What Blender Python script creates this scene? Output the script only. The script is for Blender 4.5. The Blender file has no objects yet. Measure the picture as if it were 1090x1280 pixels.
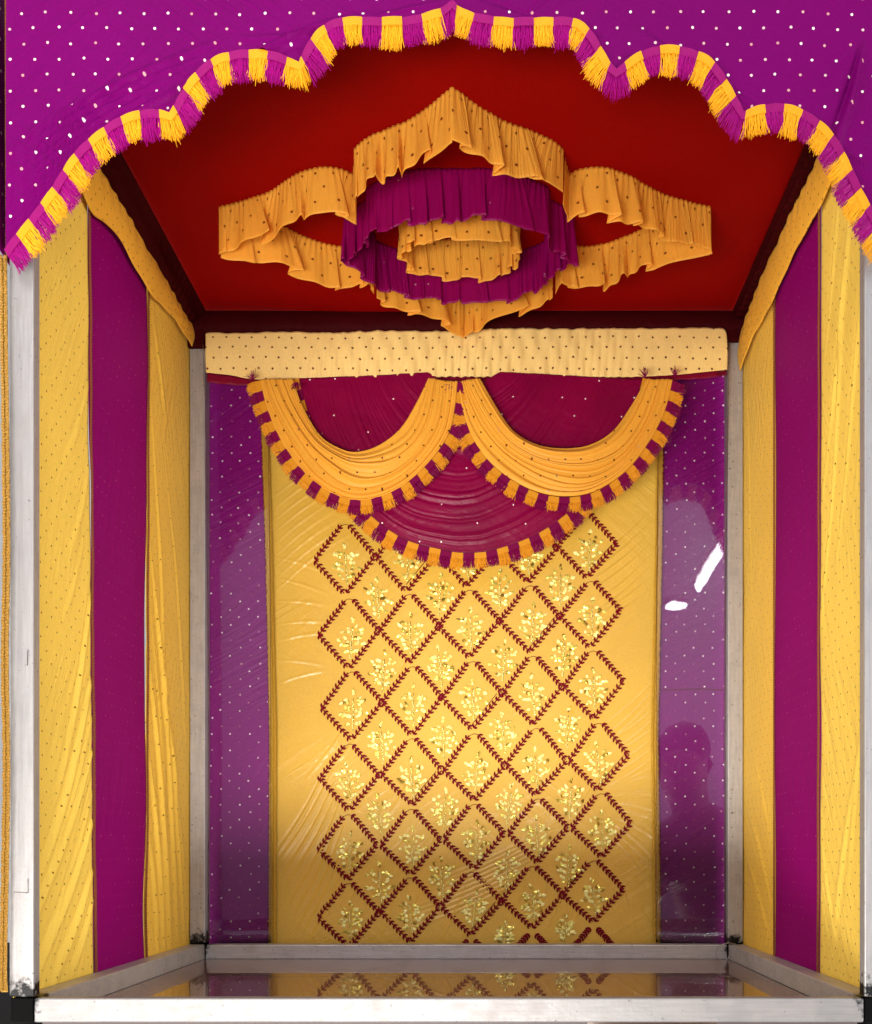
import bpy, math, random
import numpy as np
from mathutils import Vector

random.seed(7); RNG = np.random.RandomState(11)
S = bpy.context.scene
COL = S.collection

# ------------------------------------------------------------------ layout
# metres. box front plane y=0, back posts' front face y=0.445, camera y=-0.755
F = 1150.0; CX, CY, CZ = 0.0386, -0.755, 0.14
def W(px, py, y):
    d = y - CY
    return (CX + (px - 620) * d / F, y, CZ + (1065 - py) * d / F)
def XZ(px, py, y):
    p = W(px, py, y); return (p[0], p[2])
HX = 0.361           # half width
YB = 0.445           # front face of the rear posts
T = 0.020            # tube size
TF = 0.011           # depth of the front bars
ZC = 0.845           # ceiling cloth

# ------------------------------------------------------------------ helpers
def tag(o, label=None, cat=None, group=None, kind=None):
    if label: o['label'] = label
    if cat: o['category'] = cat
    if group: o['group'] = group
    if kind: o['kind'] = kind
    return o
def empty(name, loc, label=None, cat=None, group=None):
    o = bpy.data.objects.new(name, None); COL.objects.link(o); o.location = loc
    o.empty_display_size = 0.02
    return tag(o, label, cat, group)
def mesh_obj(name, verts, faces, mats, parent=None, uv=None, smooth=True, midx=None):
    me = bpy.data.meshes.new(name)
    me.from_pydata([tuple(map(float, v)) for v in verts], [], [tuple(map(int, f)) for f in faces])
    if not isinstance(mats, (list, tuple)): mats = [mats]
    for m in mats: me.materials.append(m)
    if uv is not None:
        lay = me.uv_layers.new(name='UVMap')
        idx = np.zeros(len(me.loops), dtype=np.int32); me.loops.foreach_get('vertex_index', idx)
        lay.data.foreach_set('uv', np.asarray(uv, dtype=np.float32)[idx].ravel())
    if midx is not None: me.polygons.foreach_set('material_index', np.asarray(midx, dtype=np.int32))
    if smooth: me.polygons.foreach_set('use_smooth', np.ones(len(me.polygons), dtype=bool))
    me.update()
    o = bpy.data.objects.new(name, me); COL.objects.link(o)
    if parent:
        o.parent = parent
        o.matrix_parent_inverse = parent.matrix_world.inverted() if False else o.matrix_parent_inverse
        # verts are in world space: undo the parent's position
        off = Vector((0, 0, 0)); p = parent
        while p: off += p.location; p = p.parent
        o.location = -off
    return o
def grid_faces(nu, nv, closed=False):
    i, j = np.meshgrid(np.arange(nu if closed else nu - 1), np.arange(nv - 1), indexing='ij')
    i = i.ravel(); j = j.ravel(); i2 = (i + 1) % nu
    return np.stack([i * nv + j, i2 * nv + j, i2 * nv + j + 1, i * nv + j + 1], 1)
def add_solidify(o, t, off=0.0):
    m = o.modifiers.new('thick', 'SOLIDIFY'); m.thickness = t; m.offset = off
    return o
class MB:
    def __init__(s): s.v = []; s.f = []; s.m = []; s.uv = []
    def add(s, v, f, m=0, uv=None):
        n = len(s.v); s.v += list(v); s.f += [tuple(n + k for k in ff) for ff in f]; s.m += [m] * len(f)
    def box(s, x0, x1, y0, y1, z0, z1, m=0):
        s.add([(x, y, z) for x in (x0, x1) for y in (y0, y1) for z in (z0, z1)],
              [(0,1,3,2),(4,6,7,5),(0,4,5,1),(2,3,7,6),(0,2,6,4),(1,5,7,3)], m)
    def tube(s, pts, r, n=6, m=0, cap=True):
        pts = [Vector(p) for p in pts]; k = len(pts)
        rr = r if isinstance(r, (list, tuple)) else [r] * k
        vs = []
        for i, p in enumerate(pts):
            d = (pts[min(i+1, k-1)] - pts[max(i-1, 0)]).normalized()
            a = d.orthogonal().normalized() if i == 0 else (a - d * a.dot(d)).normalized()
            b = d.cross(a)
            for q in range(n):
                t = 2 * math.pi * q / n
                vs.append(tuple(p + (a * math.cos(t) + b * math.sin(t)) * rr[i]))
        fs = [(i*n+q, i*n+(q+1) % n, (i+1)*n+(q+1) % n, (i+1)*n+q) for i in range(k-1) for q in range(n)]
        if cap: fs += [tuple(range(n-1, -1, -1)), tuple((k-1)*n+q for q in range(n))]
        s.add(vs, fs, m)
    def build(s, name, mats, parent=None, smooth=False, bevel=0):
        o = mesh_obj(name, s.v, s.f, mats, parent, smooth=smooth, midx=s.m)
        if bevel:
            b = o.modifiers.new('bevel', 'BEVEL'); b.width = bevel; b.segments = 2; b.limit_method = 'ANGLE'
        return o
def catmull(pts, n=8):
    P = [np.array(p, float) for p in pts]; P = [2*P[0]-P[1]] + P + [2*P[-1]-P[-2]]
    out = []
    for i in range(1, len(P)-2):
        for k in range(n):
            t = k / n
            out.append(0.5*((2*P[i]) + (P[i+1]-P[i-1])*t + (2*P[i-1]-5*P[i]+4*P[i+1]-P[i+2])*t*t + (3*P[i]-P[i-1]-3*P[i+1]+P[i+2])*t**3))
    out.append(P[-2]); return np.array(out)
def resample(C, n):
    C = np.asarray(C, float); d = np.r_[0, np.cumsum(np.linalg.norm(np.diff(C, axis=0), axis=1))]
    t = np.linspace(0, d[-1], n)
    return np.stack([np.interp(t, d, C[:, k]) for k in range(C.shape[1])], 1)
def length(C): return float(np.linalg.norm(np.diff(C, axis=0), axis=1).sum())
def creases(U, V, L, sharp=1.0):
    """sum of soft ridges along segments (u0,v0,u1,v1,width,amp)"""
    H = np.zeros_like(U)
    for (u0, v0, u1, v1, w, a) in L:
        du, dv = u1-u0, v1-v0; l2 = du*du + dv*dv
        t = ((U-u0)*du + (V-v0)*dv) / l2
        bow = 0.03*np.sin(np.clip(t,0,1)*math.pi)*math.sqrt(l2)
        d = ((U-u0)*dv - (V-v0)*du) / math.sqrt(l2) + bow
        tc = np.clip(t, 0, 1)
        tap = np.clip(np.sin(math.pi*np.clip((t+0.08)/1.16, 0, 1)), 0, 1)**0.7
        ww = w*(0.55+0.9*tc)
        H += a*tap*(np.exp(-(d/ww)**2) - 0.45*np.exp(-((d-1.7*ww)/ww)**2))
    return H
def waves(U, V, seeds, scale, amp):
    H = np.zeros_like(U); r = np.random.RandomState(seeds)
    for k in range(6):
        a = r.uniform(0, math.pi); f = scale*r.uniform(.6, 1.8)
        H += amp/6*np.sin((U*math.cos(a)+V*math.sin(a))*f + r.uniform(0, 6.28))
    return H

# ------------------------------------------------------------------ materials
class NT:
    def __init__(s, name):
        s.m = bpy.data.materials.new(name); s.m.use_nodes = True
        s.t = s.m.node_tree; s.t.nodes.clear(); s.out = s.n('ShaderNodeOutputMaterial')
    def n(s, typ, **kw):
        o = s.t.nodes.new(typ)
        for k, v in kw.items(): setattr(o, k, v)
        return o
    def l(s, a, b): s.t.links.new(a, b)
    def val(s, sock, v):
        if isinstance(v, bpy.types.NodeSocket): s.l(v, sock)
        elif isinstance(v, (tuple, list)): sock.default_value = (v[0], v[1], v[2], 1) if len(sock.default_value) == 4 else v
        else: sock.default_value = v
    def math(s, op, a, b=None, c=None):
        o = s.n('ShaderNodeMath', operation=op); s.val(o.inputs[0], a)
        if b is not None: s.val(o.inputs[1], b)
        if c is not None: s.val(o.inputs[2], c)
        return o.outputs[0]
    def mixc(s, f, a, b, mode='MIX'):
        o = s.n('ShaderNodeMix', data_type='RGBA', blend_type=mode)
        s.val(o.inputs[0], f); s.val(o.inputs[6], a); s.val(o.inputs[7], b); return o.outputs[2]
    def noise(s, vec, scale, detail=3, rough=.5):
        o = s.n('ShaderNodeTexNoise'); o.inputs['Scale'].default_value = scale
        o.inputs['Detail'].default_value = detail; o.inputs['Roughness'].default_value = rough
        if vec is not None: s.l(vec, o.inputs['Vector'])
        return o
    def ramp(s, f, a, b, c0=0., c1=1.):
        o = s.n('ShaderNodeMapRange'); o.inputs[1].default_value = a; o.inputs[2].default_value = b
        o.inputs[3].default_value = c0; o.inputs[4].default_value = c1; s.l(f, o.inputs[0]); return o.outputs[0]
    def bump(s, h, strength, dist, prev=None):
        o = s.n('ShaderNodeBump'); o.inputs['Strength'].default_value = strength; o.inputs['Distance'].default_value = dist
        s.l(h, o.inputs['Height'])
        if prev is not None: s.l(prev, o.inputs['Normal'])
        return o.outputs[0]

def fabric(name, col, rough=.5, sheen=.2, transl=.0, dots=None, weave=1.0, wrinkle=0.0, var=.12, spec=.18, tcol=None, stretch=(1,1,1), dirs=()):
    """dots = dict(a, b, r, cols=(dark, light), frac)"""
    N = NT(name); tc = N.n('ShaderNodeTexCoord'); uv = tc.outputs['UV']; ob = tc.outputs['Object']
    p = N.n('ShaderNodeBsdfPrincipled'); p.inputs['Roughness'].default_value = rough
    p.inputs['Specular IOR Level'].default_value = spec
    p.inputs['Sheen Weight'].default_value = sheen; p.inputs['Sheen Roughness'].default_value = .4
    p.inputs['Sheen Tint'].default_value = (col[0]**.5, col[1]**.5, col[2]**.5, 1)
    nz = N.noise(ob, 9, 4)
    fine = N.noise(ob, 700, 2)
    f1 = N.ramp(nz.outputs[0], .3, .7, 1-var, 1+var); f2 = N.ramp(fine.outputs[0], .3, .7, .93, 1.07)
    k = N.math('MULTIPLY', f1, f2)
    base = N.mixc(1.0, col, N.n('ShaderNodeRGB').outputs[0], 'MULTIPLY')
    cmb = N.n('ShaderNodeCombineColor'); [N.l(k, cmb.inputs[i]) for i in range(3)]
    base = N.mixc(1.0, col, cmb.outputs[0], 'MULTIPLY')
    # weave
    mp = N.n('ShaderNodeMapping'); N.l(ob, mp.inputs[0]); mp.inputs['Scale'].default_value = (1, 1, .25)
    wv = N.noise(mp.outputs[0], 1100, 1)
    nrm = N.bump(wv.outputs[0], .25*weave, .0006)
    if wrinkle:
        mp2 = N.n('ShaderNodeMapping'); N.l(ob, mp2.inputs[0]); mp2.inputs['Scale'].default_value = stretch
        w1 = N.noise(mp2.outputs[0], 22, 5, .55); w1.inputs['Distortion'].default_value = .6
        nrm = N.bump(w1.outputs[0], wrinkle, .012, nrm)
    for k_, (ang, across, along, st) in enumerate(dirs):      # fine pulled creases running along one direction of the cloth
        mp3 = N.n('ShaderNodeMapping'); N.l(uv, mp3.inputs[0]); mp3.inputs['Rotation'].default_value = (0, 0, -math.radians(ang))
        mp3.inputs['Location'].default_value = (k_*1.7, k_*.9, 0)
        mp4 = N.n('ShaderNodeMapping'); N.l(mp3.outputs[0], mp4.inputs[0]); mp4.inputs['Scale'].default_value = (along, across, 1)
        n3 = N.noise(mp4.outputs[0], 1.0, 3, .5); n3.inputs['Distortion'].default_value = .25
        rid = N.math('SUBTRACT', 1.0, N.math('POWER', N.math('ABSOLUTE', N.math('MULTIPLY', N.math('SUBTRACT', n3.outputs[0], .5), 3.2)), .75))
        msk = N.noise(mp3.outputs[0], 5.5, 1); mk = N.ramp(msk.outputs[0], .42, .68)
        nrm = N.bump(N.math('MULTIPLY', rid, mk), st, .004, nrm)
    metal = None
    if dots:
        nd = N.noise(uv, 14, 1)
        off = N.n('ShaderNodeVectorMath', operation='SUBTRACT'); N.l(nd.outputs['Color'], off.inputs[0]); off.inputs[1].default_value = (.5, .5, .5)
        sc = N.n('ShaderNodeVectorMath', operation='SCALE'); N.l(off.outputs[0], sc.inputs[0]); sc.inputs['Scale'].default_value = .006
        ad = N.n('ShaderNodeVectorMath', operation='ADD'); N.l(uv, ad.inputs[0]); N.l(sc.outputs[0], ad.inputs[1])
        sp = N.n('ShaderNodeSeparateXYZ'); N.l(ad.outputs[0], sp.inputs[0])
        v = N.math('DIVIDE', sp.outputs[1], dots['b']); row = N.math('FLOOR', v)
        half = N.math('MULTIPLY', N.math('FLOORED_MODULO', row, 2.0), .5)
        u = N.math('ADD', N.math('DIVIDE', sp.outputs[0], dots['a']), half); colu = N.math('FLOOR', u)
        cc = N.n('ShaderNodeCombineXYZ'); N.l(colu, cc.inputs[0]); N.l(row, cc.inputs[1])
        wn = N.n('ShaderNodeTexWhiteNoise', noise_dimensions='3D'); N.l(cc.outputs[0], wn.inputs['Vector'])
        ws = N.n('ShaderNodeSeparateColor'); N.l(wn.outputs['Color'], ws.inputs[0])
        du = N.math('MULTIPLY', N.math('SUBTRACT', N.math('SUBTRACT', u, colu), N.ramp(ws.outputs[1], 0, 1, .45, .55)), dots['a'])
        dv = N.math('MULTIPLY', N.math('SUBTRACT', N.math('SUBTRACT', v, row), N.ramp(ws.outputs[2], 0, 1, .45, .55)), dots['b'])
        dist = N.math('SQRT', N.math('ADD', N.math('MULTIPLY', du, du), N.math('MULTIPLY', dv, dv)))
        mask = N.math('LESS_THAN', dist, dots['r'])
        lr = N.ramp(ws.outputs[0], dots.get('lo', .3), dots.get('hi', .9))
        dc = N.mixc(lr, dots['cols'][0], dots['cols'][1])
        base = N.mixc(mask, base, dc)
        N.l(N.math('MULTIPLY', mask, dots.get('metal', .3)), p.inputs['Metallic'])
        N.l(N.ramp(mask, 0, 1, rough, .28), p.inputs['Roughness'])
        nrm = N.bump(mask, .5, .0006, nrm)
    N.l(base, p.inputs['Base Color']); N.l(nrm, p.inputs['Normal'])
    if transl:
        t = N.n('ShaderNodeBsdfTranslucent'); N.val(t.inputs[0], tcol or col); N.l(nrm, t.inputs['Normal'])
        mx = N.n('ShaderNodeMixShader'); mx.inputs[0].default_value = transl
        N.l(p.outputs[0], mx.inputs[1]); N.l(t.outputs[0], mx.inputs[2]); N.l(mx.outputs[0], N.out.inputs[0])
    else: N.l(p.outputs[0], N.out.inputs[0])
    return N.m
def plain(name, col, rough=.5, metal=0., spec=.5, emit=0., var=.1, nscale=60, bump=.0):
    N = NT(name); p = N.n('ShaderNodeBsdfPrincipled'); tc = N.n('ShaderNodeTexCoord')
    nz = N.noise(tc.outputs['Object'], nscale, 4)
    N.l(N.mixc(nz.outputs[0], [c*(1-var) for c in col], [min(1, c*(1+var)) for c in col]), p.inputs['Base Color'])
    p.inputs['Roughness'].default_value = rough; p.inputs['Metallic'].default_value = metal
    p.inputs['Specular IOR Level'].default_value = spec
    if bump: N.l(N.bump(nz.outputs[0], bump, .002), p.inputs['Normal'])
    if emit:
        p.inputs['Emission Color'].default_value = (*col, 1); p.inputs['Emission Strength'].default_value = emit
    N.l(p.outputs[0], N.out.inputs[0]); return N.m

def frame_metal(name, vertical=True, k=1.0):
    N = NT(name); tc = N.n('ShaderNodeTexCoord'); g = N.n('ShaderNodeNewGeometry'); P = g.outputs['Position']
    p = N.n('ShaderNodeBsdfPrincipled')
    mp = N.n('ShaderNodeMapping'); N.l(P, mp.inputs[0]); mp.inputs['Scale'].default_value = (1, 1, .06) if vertical else (.06, .5, 1)
    br = N.noise(mp.outputs[0], 500, 3); bl = N.noise(P, 45, 5, .65); sp = N.noise(P, 260, 2, .7)
    c = N.mixc(N.ramp(br.outputs[0], .3, .7), [c*k for c in (.40, .385, .375)], [c*k for c in (.49, .475, .465)])
    c = N.mixc(N.ramp(bl.outputs[0], .45, .72, 0, .45), c, (.27, .24, .22))
    c = N.mixc(N.ramp(sp.outputs[0], .665, .72, 0, .85), c, (.08, .07, .06))
    # scorched black smears round the corner joints
    dm = None
    for q in ((-.351, .455, .020), (.351, .455, .018), (-.351, .01, .02), (.351, .01, .02)):
        d = N.n('ShaderNodeVectorMath', operation='DISTANCE'); N.l(P, d.inputs[0]); d.inputs[1].default_value = q
        dm = d.outputs['Value'] if dm is None else N.math('MINIMUM', dm, d.outputs['Value'])
    sm = N.noise(P, 130, 5, .7)
    e = N.math('ADD', dm, N.math('MULTIPLY', N.math('SUBTRACT', sm.outputs[0], .5), .045))
    c = N.mixc(N.ramp(e, .013, .021, 1, 0), c, (.003, .003, .003))
    N.l(c, p.inputs['Base Color'])
    N.l(N.ramp(bl.outputs[0], .3, .7, .36, .55), p.inputs['Roughness'])
    p.inputs['Metallic'].default_value = .45
    N.l(N.bump(sp.outputs[0], .12, .001), p.inputs['Normal'])
    N.l(p.outputs[0], N.out.inputs[0]); return N.m

YEL = (.88, .62, .10); YEL2 = (.88, .56, .075); PALE = (.86, .62, .22)
MAG = (.235, .0015, .150); RED = (.225, .0010, .0004); MAR = (.16, .0015, .030)
M = {}
dk = dict(a=.0185, b=.0105, r=.00095, cols=((.16, .05, .008), (.62, .36, .06)), lo=.75, hi=1., metal=.1)
M['yellow'] = fabric('yellow_cloth', YEL, .55, .12, .10, dk, wrinkle=.05, var=.04, dirs=((62,70,5,.35),(75,45,4,.3)))
M['yellow_rear'] = fabric('yellow_gold_cloth', YEL2, .55, .12, .10, dict(dk, r=.0009), wrinkle=.08, var=.04, dirs=((70,80,5,.35),(110,60,4,.3)))
M['yellow_band'] = fabric('yellow_band_cloth', (.87, .45, .045), .55, .12, .10, dict(dk, a=.014, b=.010), wrinkle=.10, var=.04, dirs=((20,90,8,.35),))
M['pale'] = fabric('pale_yellow_cloth', PALE, .5, .15, .08, dict(a=.0172, b=.0135, r=.00135, cols=((.10, .015, .01), (.16, .03, .01)), metal=.1), wrinkle=.06, var=.05, dirs=((80,55,5,.35),))
M['orange'] = fabric('orange_swag_cloth', (.84, .40, .045), .42, .1, .10, dict(a=.021, b=.019, r=.0012, cols=((.12, .02, .01), (.75, .5, .3)), lo=.85, hi=1., metal=.2), wrinkle=.12, var=.06)
M['frill'] = fabric('orange_frill_cloth', (.95, .54, .075), .34, .03, .55, dict(a=.021, b=.0145, r=.00125, cols=((.07, .012, .01), (.12, .02, .01)), metal=.2), wrinkle=.10, var=.05, dirs=((88,160,8,.45),))
M['frill_mag'] = fabric('magenta_frill_cloth', (.24, .0008, .080), .4, .02, .25, dict(a=.021, b=.0145, r=.0008, cols=((.3, .01, .12), (.9, .6, .6)), lo=.8, hi=1., metal=.2), wrinkle=.10, var=.05, dirs=((88,200,8,.45),))
M['magenta_side'] = fabric('magenta_side_cloth', (.215, .0004, .115), .6, .0, .0, dict(a=.0115, b=.0125, r=.0006, cols=((.24, .004, .10), (.75, .20, .35)), lo=.62, hi=1., metal=.3), wrinkle=.04, var=.04, spec=.06, dirs=((80,40,4,.18),))
M['magenta_back'] = fabric('magenta_back_cloth', (.22, .0012, .155), .5, .1, .0, dict(a=.0255, b=.0105, r=.00115, cols=((.33, .03, .14), (.95, .82, .82)), lo=.15, hi=.85, metal=.0), wrinkle=.20, var=.06, stretch=(1, 1, 1), dirs=((38,70,6,.5),(28,110,8,.4)))
M['magenta_front'] = fabric('magenta_arch_cloth', (.122, .0001, .084), .5, .0, .0, dict(a=.0197, b=.0127, r=.00112, cols=((.50, .22, .22), (.72, .66, .64)), lo=.1, hi=.9, metal=.0), wrinkle=.03, var=.05, stretch=(1, 1, 2.2), spec=.035, dirs=((42,55,5,.45),(148,60,5,.4)))
M['maroon'] = fabric('maroon_velvet_swag', (.19, .0004, .036), .38, .0, .0, dict(a=.031, b=.023, r=.0010, cols=((.20, .0015, .04), (.95, .85, .80)), lo=.60, hi=.75, metal=.0), wrinkle=.30, var=.2, spec=.22)
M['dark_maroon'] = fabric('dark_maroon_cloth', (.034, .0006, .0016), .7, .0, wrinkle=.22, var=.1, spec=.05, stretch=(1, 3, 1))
M['red'] = fabric('red_ceiling_cloth', RED, .7, .0, wrinkle=.04, var=.05, spec=.05, dirs=((8,14,3,.25),(80,10,3,.2)))
M['satin'] = fabric('gold_satin', (.70, .43, .06), .30, .10, 0, None, wrinkle=.05, var=.05, spec=.5, weave=.5, dirs=((35,45,5,.30),(140,40,5,.22)))
M['binding'] = fabric('maroon_binding', (.17, .001, .02), .5)
M['embroidery'] = plain('maroon_thread', (.17, .002, .010), .45, spec=.08, nscale=900, var=.3)
M['thread_y'] = plain('yellow_fringe_thread', (.74, .335, .012), .45, spec=.08, nscale=300, var=.2)
M['thread_m'] = plain('magenta_fringe_thread', (.27, .002, .14), .42, spec=.08, nscale=300, var=.3)
M['thread_o'] = plain('orange_fringe_thread', (.66, .26, .015), .5, spec=.08, nscale=300, var=.25)
M['thread_d'] = plain('plum_fringe_thread', (.17, .002, .05), .5, spec=.08, nscale=300, var=.3)
M['tape_y'] = plain('yellow_fringe_tape', (.62, .27, .012), .5, spec=.08, nscale=500, var=.12)
M['tape_m'] = plain('pink_fringe_tape', (.225, .005, .105), .5, spec=.08, nscale=500, var=.15)
M['tape_o'] = plain('orange_fringe_tape', (.64, .27, .02), .5, spec=.08, nscale=500, var=.12)
M['tape_d'] = plain('plum_fringe_tape', (.17, .003, .05), .5, spec=.08, nscale=500, var=.15)
M['sequin'] = plain('gold_sequin', (1.0, .80, .16), .25, .45, nscale=800, var=.2)
M['sequin_pale'] = plain('pale_gold_sequin', (1.0, .90, .30), .35, .1, nscale=800, var=.1)
M['sequin_dark'] = plain('dull_gold_sequin', (.45, .32, .05), .3, .8, nscale=800, var=.3)
M['braid'] = plain('gold_braid', (.74, .37, .03), .32, .35, nscale=1200, var=.6, bump=.6)
M['edge'] = plain('old_gold_braid', (.38, .20, .025), .4, .3, nscale=1200, var=.7, bump=.6)
M['braid_brown'] = plain('brown_braid', (.24, .07, .01), .5, .2, nscale=1200, var=.6, bump=.6)
M['metal_v'] = frame_metal('scuffed_aluminium_upright', True)
M['metal_h'] = frame_metal('scuffed_aluminium_rail', False)
M['front_v'] = frame_metal('upright_dimmed_for_light', True, .74)  # same metal as the rear, colour darkened to offset the strong front light
M['front_h'] = frame_metal('rail_dimmed_for_light', False, .54)  # same metal again, darkened further because the low front light burns it out
M['black'] = plain('black_plastic', (.003, .003, .003), .7, spec=.03, nscale=200, bump=.3)
M['wire'] = plain('thin_wire', (.35, .33, .30), .35, .8)
M['skin'] = plain('skin', (.14, .07, .045), .6)
M['hair'] = plain('black_hair', (.010, .008, .007), .5, nscale=300, bump=.5)
M['shirt'] = plain('dark_shirt', (.13, .05, .05), .8, nscale=30)
M['trousers'] = plain('dark_trousers', (.03, .03, .035), .8)
M['wall'] = plain('grey_plaster', (.30, .31, .32), .85, nscale=20, bump=.2)
M['floor'] = plain('pale_floor', (.35, .33, .31), .5, nscale=8)
M['ground'] = plain('dark_wood_top', (.006, .005, .005), .7, spec=.1, nscale=30)

# ------------------------------------------------------------------ setting
def plane(name, x0, x1, y0, y1, z, mat):
    return mesh_obj(name, [(x0,y0,z),(x1,y0,z),(x1,y1,z),(x0,y1,z)], [(0,1,2,3)], mat, smooth=False)
g = plane('ground', -8, 8, -8, 8, -1.155, M['floor']); tag(g, kind='structure')
tb = empty('table', (0, .4, -1.155), 'dark table carrying the booth, its top edge just below the front rail', 'table')
b = MB(); b.box(-.75, .75, .002, .85, -.045, -.006); b.build('table_top', M['ground'], tb, bevel=.003)
for sx in (-.70, .70):
    for sy in (.06, .80):
        b = MB(); b.box(sx-.03, sx+.03, sy-.03, sy+.03, -1.154, -.046); b.build('leg', M['ground'], tb, bevel=.003)
b = MB(); b.box(-4, 4, 1.6, 1.75, -1.154, 3.2)
tag(b.build('wall', M['wall']), 'plain grey plaster wall showing past the left edge of the booth', 'wall')

# ------------------------------------------------------------------ frame
fr = empty('booth_frame', (0, .22, 0), 'scuffed aluminium tube frame of the booth with black corner joints', 'frame')
def boxpart(name, dims, mat, parent, bevel=.0012, label=None, sub=1):
    b = MB(); b.box(*dims); o = b.build(name, mat, parent, bevel=bevel)
    if label: o['label'] = label
    return o
for sx in (-1, 1):
    x0, x1 = sorted((sx*HX, sx*(HX-T)))
    boxpart('post', (x0, x1, 0, TF, T+.001, ZC+.01), M['front_v'], fr, label='scuffed aluminium front post, its colour darkened against the strong front light')
    boxpart('post', (x0, x1, YB, YB+T, T+.001, ZC-.03), M['metal_v'], fr, label='scuffed aluminium rear post, beige grey in the shade')
    boxpart('side_rail', (x0, x1, TF+.0005, YB-.0005, 0, T), M['metal_h'], fr)
    boxpart('corner_joint', (x0+.0006, x1-.0006, .0006, TF-.0006, .0006, T), M['black'], fr)
    boxpart('corner_joint', (x0+.0006, x1-.0006, YB+.0006, YB+T-.0006, .0006, T+.002), M['black'], fr)
boxpart('front_rail', (-HX+T+.0005, HX-T-.0005, 0, TF, 0, T), M['front_h'], fr, label='aluminium front bottom rail, its colour darkened against the strong front light')
boxpart('rear_rail', (-HX+T+.0005, HX-T-.0005, YB, YB+T, 0, T-.001), M['metal_h'], fr)
boxpart('top_rail', (-HX, HX, .0, T, ZC+.012, ZC+.03), M['metal_h'], fr)
# hand-drawn dark marks on the front left post
b = MB()
for pts in ([(17,1115),(35,1116),(35,1098)], [(34,832),(35,812)]):
    b = MB(); b.tube([W(px, py, -.0004) for px, py in pts], .0002, 4); b.build('pen_mark', M['black'], fr)
# loose wire at the rear right joint
b = MB(); c = W(912, 1190, .438)
pts = [(c[0]+.016*math.cos(t)-.002*t*.4, c[1]-.004, c[2]+.012*math.sin(t)) for t in np.linspace(.8, 4.6, 16)]
pts += [(pts[-1][0]+.006, .43, .012), (pts[-1][0]+.010, .428, .004)]
b.tube(pts, .0006, 5)
tag(b.build('wire', M['wire'], smooth=True), 'loose thin wire loop at the rear right corner joint', 'wire')

# glossy floor sheet
N = NT('glossy_brown_sheet'); p = N.n('ShaderNodeBsdfPrincipled'); tc = N.n('ShaderNodeTexCoord')
nz = N.noise(tc.outputs['Object'], 14, 4); N.l(N.mixc(nz.outputs[0], (.11, .055, .04), (.17, .09, .065)), p.inputs['Base Color'])
p.inputs['Roughness'].default_value = .3
gl = N.n('ShaderNodeBsdfGlossy'); gl.inputs['Roughness'].default_value = .012; gl.inputs[0].default_value = (.93, .86, .82, 1)
mx = N.n('ShaderNodeMixShader'); mx.inputs[0].default_value = .56
N.l(p.outputs[0], mx.inputs[1]); N.l(gl.outputs[0], mx.inputs[2]); N.l(mx.outputs[0], N.out.inputs[0]); M['sheet'] = N.m
b = MB(); b.box(-HX+T+.001, HX-T-.001, TF+.001, YB-.001, -.004, .0005)
tag(b.build('floor_panel', M['sheet'], bevel=.0005), 'glossy brown sheet lying inside the frame as the booth floor, mirroring the back cloth', 'floor panel')

# ------------------------------------------------------------------ cloth panels
def panel(name, mat, parent, u0, u1, v0, v1, place, H=None, nu=80, nv=200, thick=.0008, label=None):
    """u0,u1 may be functions of v. place(u,v,h) -> xyz arrays"""
    vv = np.linspace(v0, v1, nv); s = np.linspace(0, 1, nu)
    a = np.array([u0(v) if callable(u0) else u0 for v in vv]); c = np.array([u1(v) if callable(u1) else u1 for v in vv])
    U = a[None, :] + (c-a)[None, :]*s[:, None]; V = np.repeat(vv[None, :], nu, 0)
    h = H(U, V) if H else np.zeros_like(U)
    X, Y, Z = place(U, V, h)
    o = mesh_obj(name, np.stack([X.ravel(), Y.ravel(), Z.ravel()], 1), grid_faces(nu, nv), mat, parent, uv=np.stack([U.ravel(), V.ravel()], 1))
    add_solidify(o, thick)
    if label: o['label'] = label
    return o
def cord(name, mat, parent, pts, w=.003, t=.0022, step=.0022):
    """flat braided trim: interleaved little lozenges along a line"""
    C = resample(np.array(pts), max(4, int(length(np.array(pts))/step)))
    b = MB()
    for i in range(len(C)-1):
        p = Vector(C[i]); q = Vector(C[i+1]); d = (q-p); ln = d.length; d.normalize()
        n = Vector((0, -1, 0)) if abs(d.y) < .9 else Vector((0, 0, 1))
        if parent.get('side'): n = Vector((-parent['side'], 0, 0))
        sdir = d.cross(n).normalized()
        for sg in (-1, 1):
            j = RNG.uniform(-.2, .2)*w
            c0 = p + sdir*(sg*w*.27+j*.3) + n*t*.5
            ax = (d*1.0 + sdir*sg*.7).normalized(); bx = ax.cross(n)
            L_, W_ = ln*.85, w*.29
            vs = [c0-ax*L_, c0+bx*W_, c0+ax*L_, c0-bx*W_, c0+n*t*.6, c0-n*t*.5]
            b.add([tuple(v) for v in vs], [(0,1,4),(1,2,4),(2,3,4),(3,0,4),(1,0,5),(2,1,5),(3,2,5),(0,3,5)])
    for i in range(len(C)-1):
        p, q = Vector(C[i]), Vector(C[i+1]); d = (q-p).normalized()
        n = Vector((-parent['side'], 0, 0)) if parent.get('side') else Vector((0, -1, 0))
        sd = d.cross(n).normalized()*w*.42
        b.add([tuple(x_) for x_ in (p-sd, p+sd, q+sd, q-sd, p-sd+n*.0005, p+sd+n*.0005, q+sd+n*.0005, q-sd+n*.0005)], [(0,1,2,3),(7,6,5,4),(0,4,5,1),(3,2,6,7),(0,3,7,4),(1,5,6,2)])
    return b.build(name, mat, parent)

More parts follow.
